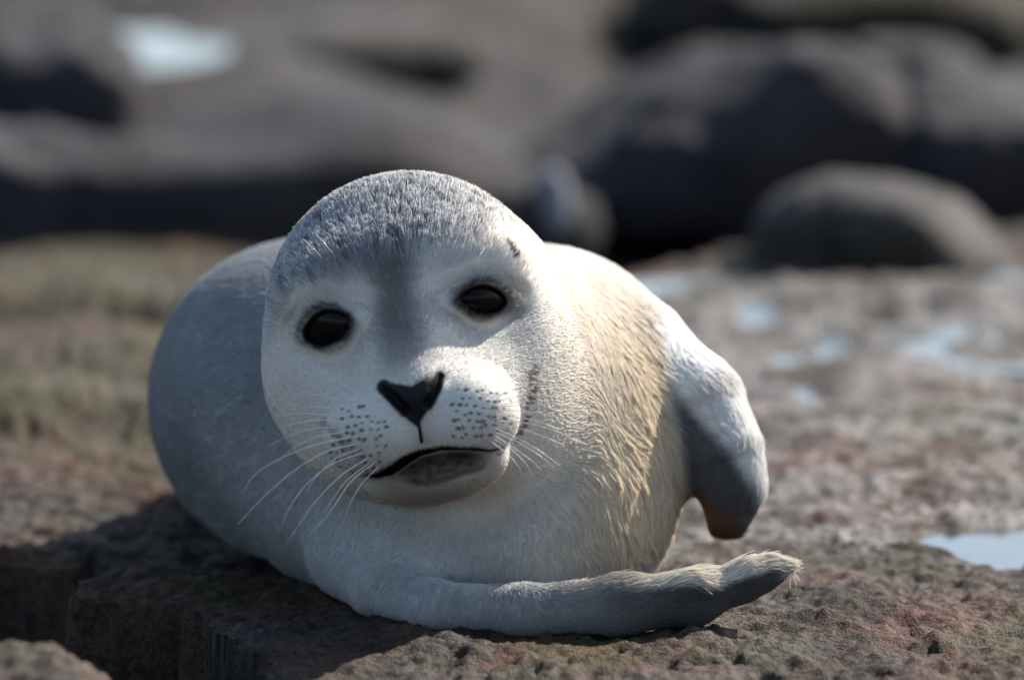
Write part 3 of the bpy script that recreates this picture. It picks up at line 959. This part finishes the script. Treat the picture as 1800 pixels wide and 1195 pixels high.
# ------------------------------------------------------------------ whiskers: each a thin tapering tube
k = NM('whisker_keratin')
k.b.inputs['Base Color'].default_value = (0.72, 0.68, 0.62, 1); k.b.inputs['Roughness'].default_value = 0.35
k.b.inputs['Transmission Weight'].default_value = 0.0
M_wh = k.m

def tube(name, pts, r0, r1, parent, mat, seg=6, n=16):
    pts = [Vector(p) for p in pts]
    # Catmull-Rom resample
    ext = [pts[0] * 2 - pts[1]] + pts + [pts[-1] * 2 - pts[-2]]
    out = []
    for a in range(1, len(ext) - 2):
        for s in range(n):
            t = s / n
            p0, p1, p2, p3 = ext[a - 1:a + 3]
            out.append(0.5 * ((2 * p1) + (p2 - p0) * t + (2 * p0 - 5 * p1 + 4 * p2 - p3) * t * t + (3 * p1 - p0 - 3 * p2 + p3) * t ** 3))
    out.append(pts[-1])
    vs, fs = [], []
    for q, p in enumerate(out):
        d = (out[min(q + 1, len(out) - 1)] - out[max(q - 1, 0)]).normalized()
        a = d.orthogonal().normalized(); b = d.cross(a)
        r = r0 + (r1 - r0) * q / (len(out) - 1)
        for s in range(seg):
            an = 2 * math.pi * s / seg
            vs.append(p + a * (r * math.cos(an)) + b * (r * math.sin(an)))
    for q in range(len(out) - 1):
        for s in range(seg):
            fs.append((q * seg + s, q * seg + (s + 1) % seg, (q + 1) * seg + (s + 1) % seg, (q + 1) * seg + s))
    me = bpy.data.meshes.new(name); me.from_pydata(vs, [], fs)
    me.polygons.foreach_set('use_smooth', [True] * len(fs))
    return link(name, me, parent, mat)

def whisker(px_pts, bulge=0.012, r0=0.00042, r1=0.00012):
    root = hit(*px_pts[0])
    d0 = float((root - CAM) @ FW) - D
    pts = [root - FH * 0.001]
    n = len(px_pts) - 1
    for j, (a, b) in enumerate(px_pts[1:], 1):
        t = j / n
        pts.append(at(a, b, d0 - bulge * math.sin(min(t * 1.4, 1.0) * math.pi / 2) + 0.01 * t * t))
    tube('whisker', pts, r0, r1, pup, M_wh)

WH = [  # drooping ones on the photo's left
    [(618, 768), (560, 780), (500, 802), (450, 832), (427, 862)],
    [(628, 780), (570, 795), (510, 832), (455, 882), (418, 921)],
    [(640, 795), (585, 815), (540, 850), (510, 890), (493, 928)],
    [(646, 805), (600, 835), (560, 875), (530, 915), (505, 952)],
    [(660, 812), (618, 845), (590, 885), (568, 915), (538, 945)],
    [(606, 752), (560, 752), (510, 765), (470, 785)],
    [(600, 735), (555, 727), (510, 727), (480, 732)],
    [(610, 742), (560, 738), (515, 745), (490, 752)],
    # bright ones on the photo's right
    [(868, 752), (905, 768), (945, 790), (985, 818)],
    [(864, 742), (905, 750), (950, 765), (992, 782)],
    [(866, 764), (900, 785), (930, 806), (952, 826)],
    [(872, 730), (910, 733), (950, 742), (985, 755)],
    [(874, 716), (915, 712), (955, 715), (990, 724)],
    [(858, 772), (888, 795), (908, 815), (922, 838)],
    [(872, 722), (912, 722), (960, 728), (1005, 742)],
    [(878, 704), (912, 696), (950, 694), (985, 700)],
    # finer ones lying over the pads and cheeks
    [(612, 728), (575, 716), (538, 716), (508, 722)],
    [(604, 760), (556, 768), (515, 788), (488, 812)],
    [(634, 788), (590, 806), (556, 838), (535, 868)],
    [(652, 812), (612, 842), (584, 878), (562, 920)],
    [(668, 818), (636, 850), (614, 888), (602, 925)],
    [(622, 715), (590, 700), (556, 694), (526, 696)],
    [(870, 740), (915, 742), (962, 752), (1008, 770)],
    [(866, 758), (908, 776), (948, 800), (975, 822)],
    [(876, 696), (908, 684), (945, 678), (978, 680)],
    [(862, 768), (896, 788), (922, 812), (938, 838)],
    [(880, 712), (920, 705), (962, 706), (1000, 714)],
    # brow hairs
    [(590, 452), (572, 430), (556, 412)],
    [(570, 458), (550, 436), (532, 420)],
    [(838, 474), (842, 452), (852, 436)],
]
for wpts in WH:
    left = wpts[0][0] < 700
    whisker(wpts, 0.02 if wpts[0][1] > 600 else 0.006, 0.00046 if len(wpts) > 4 else 0.00036)
tick('end')
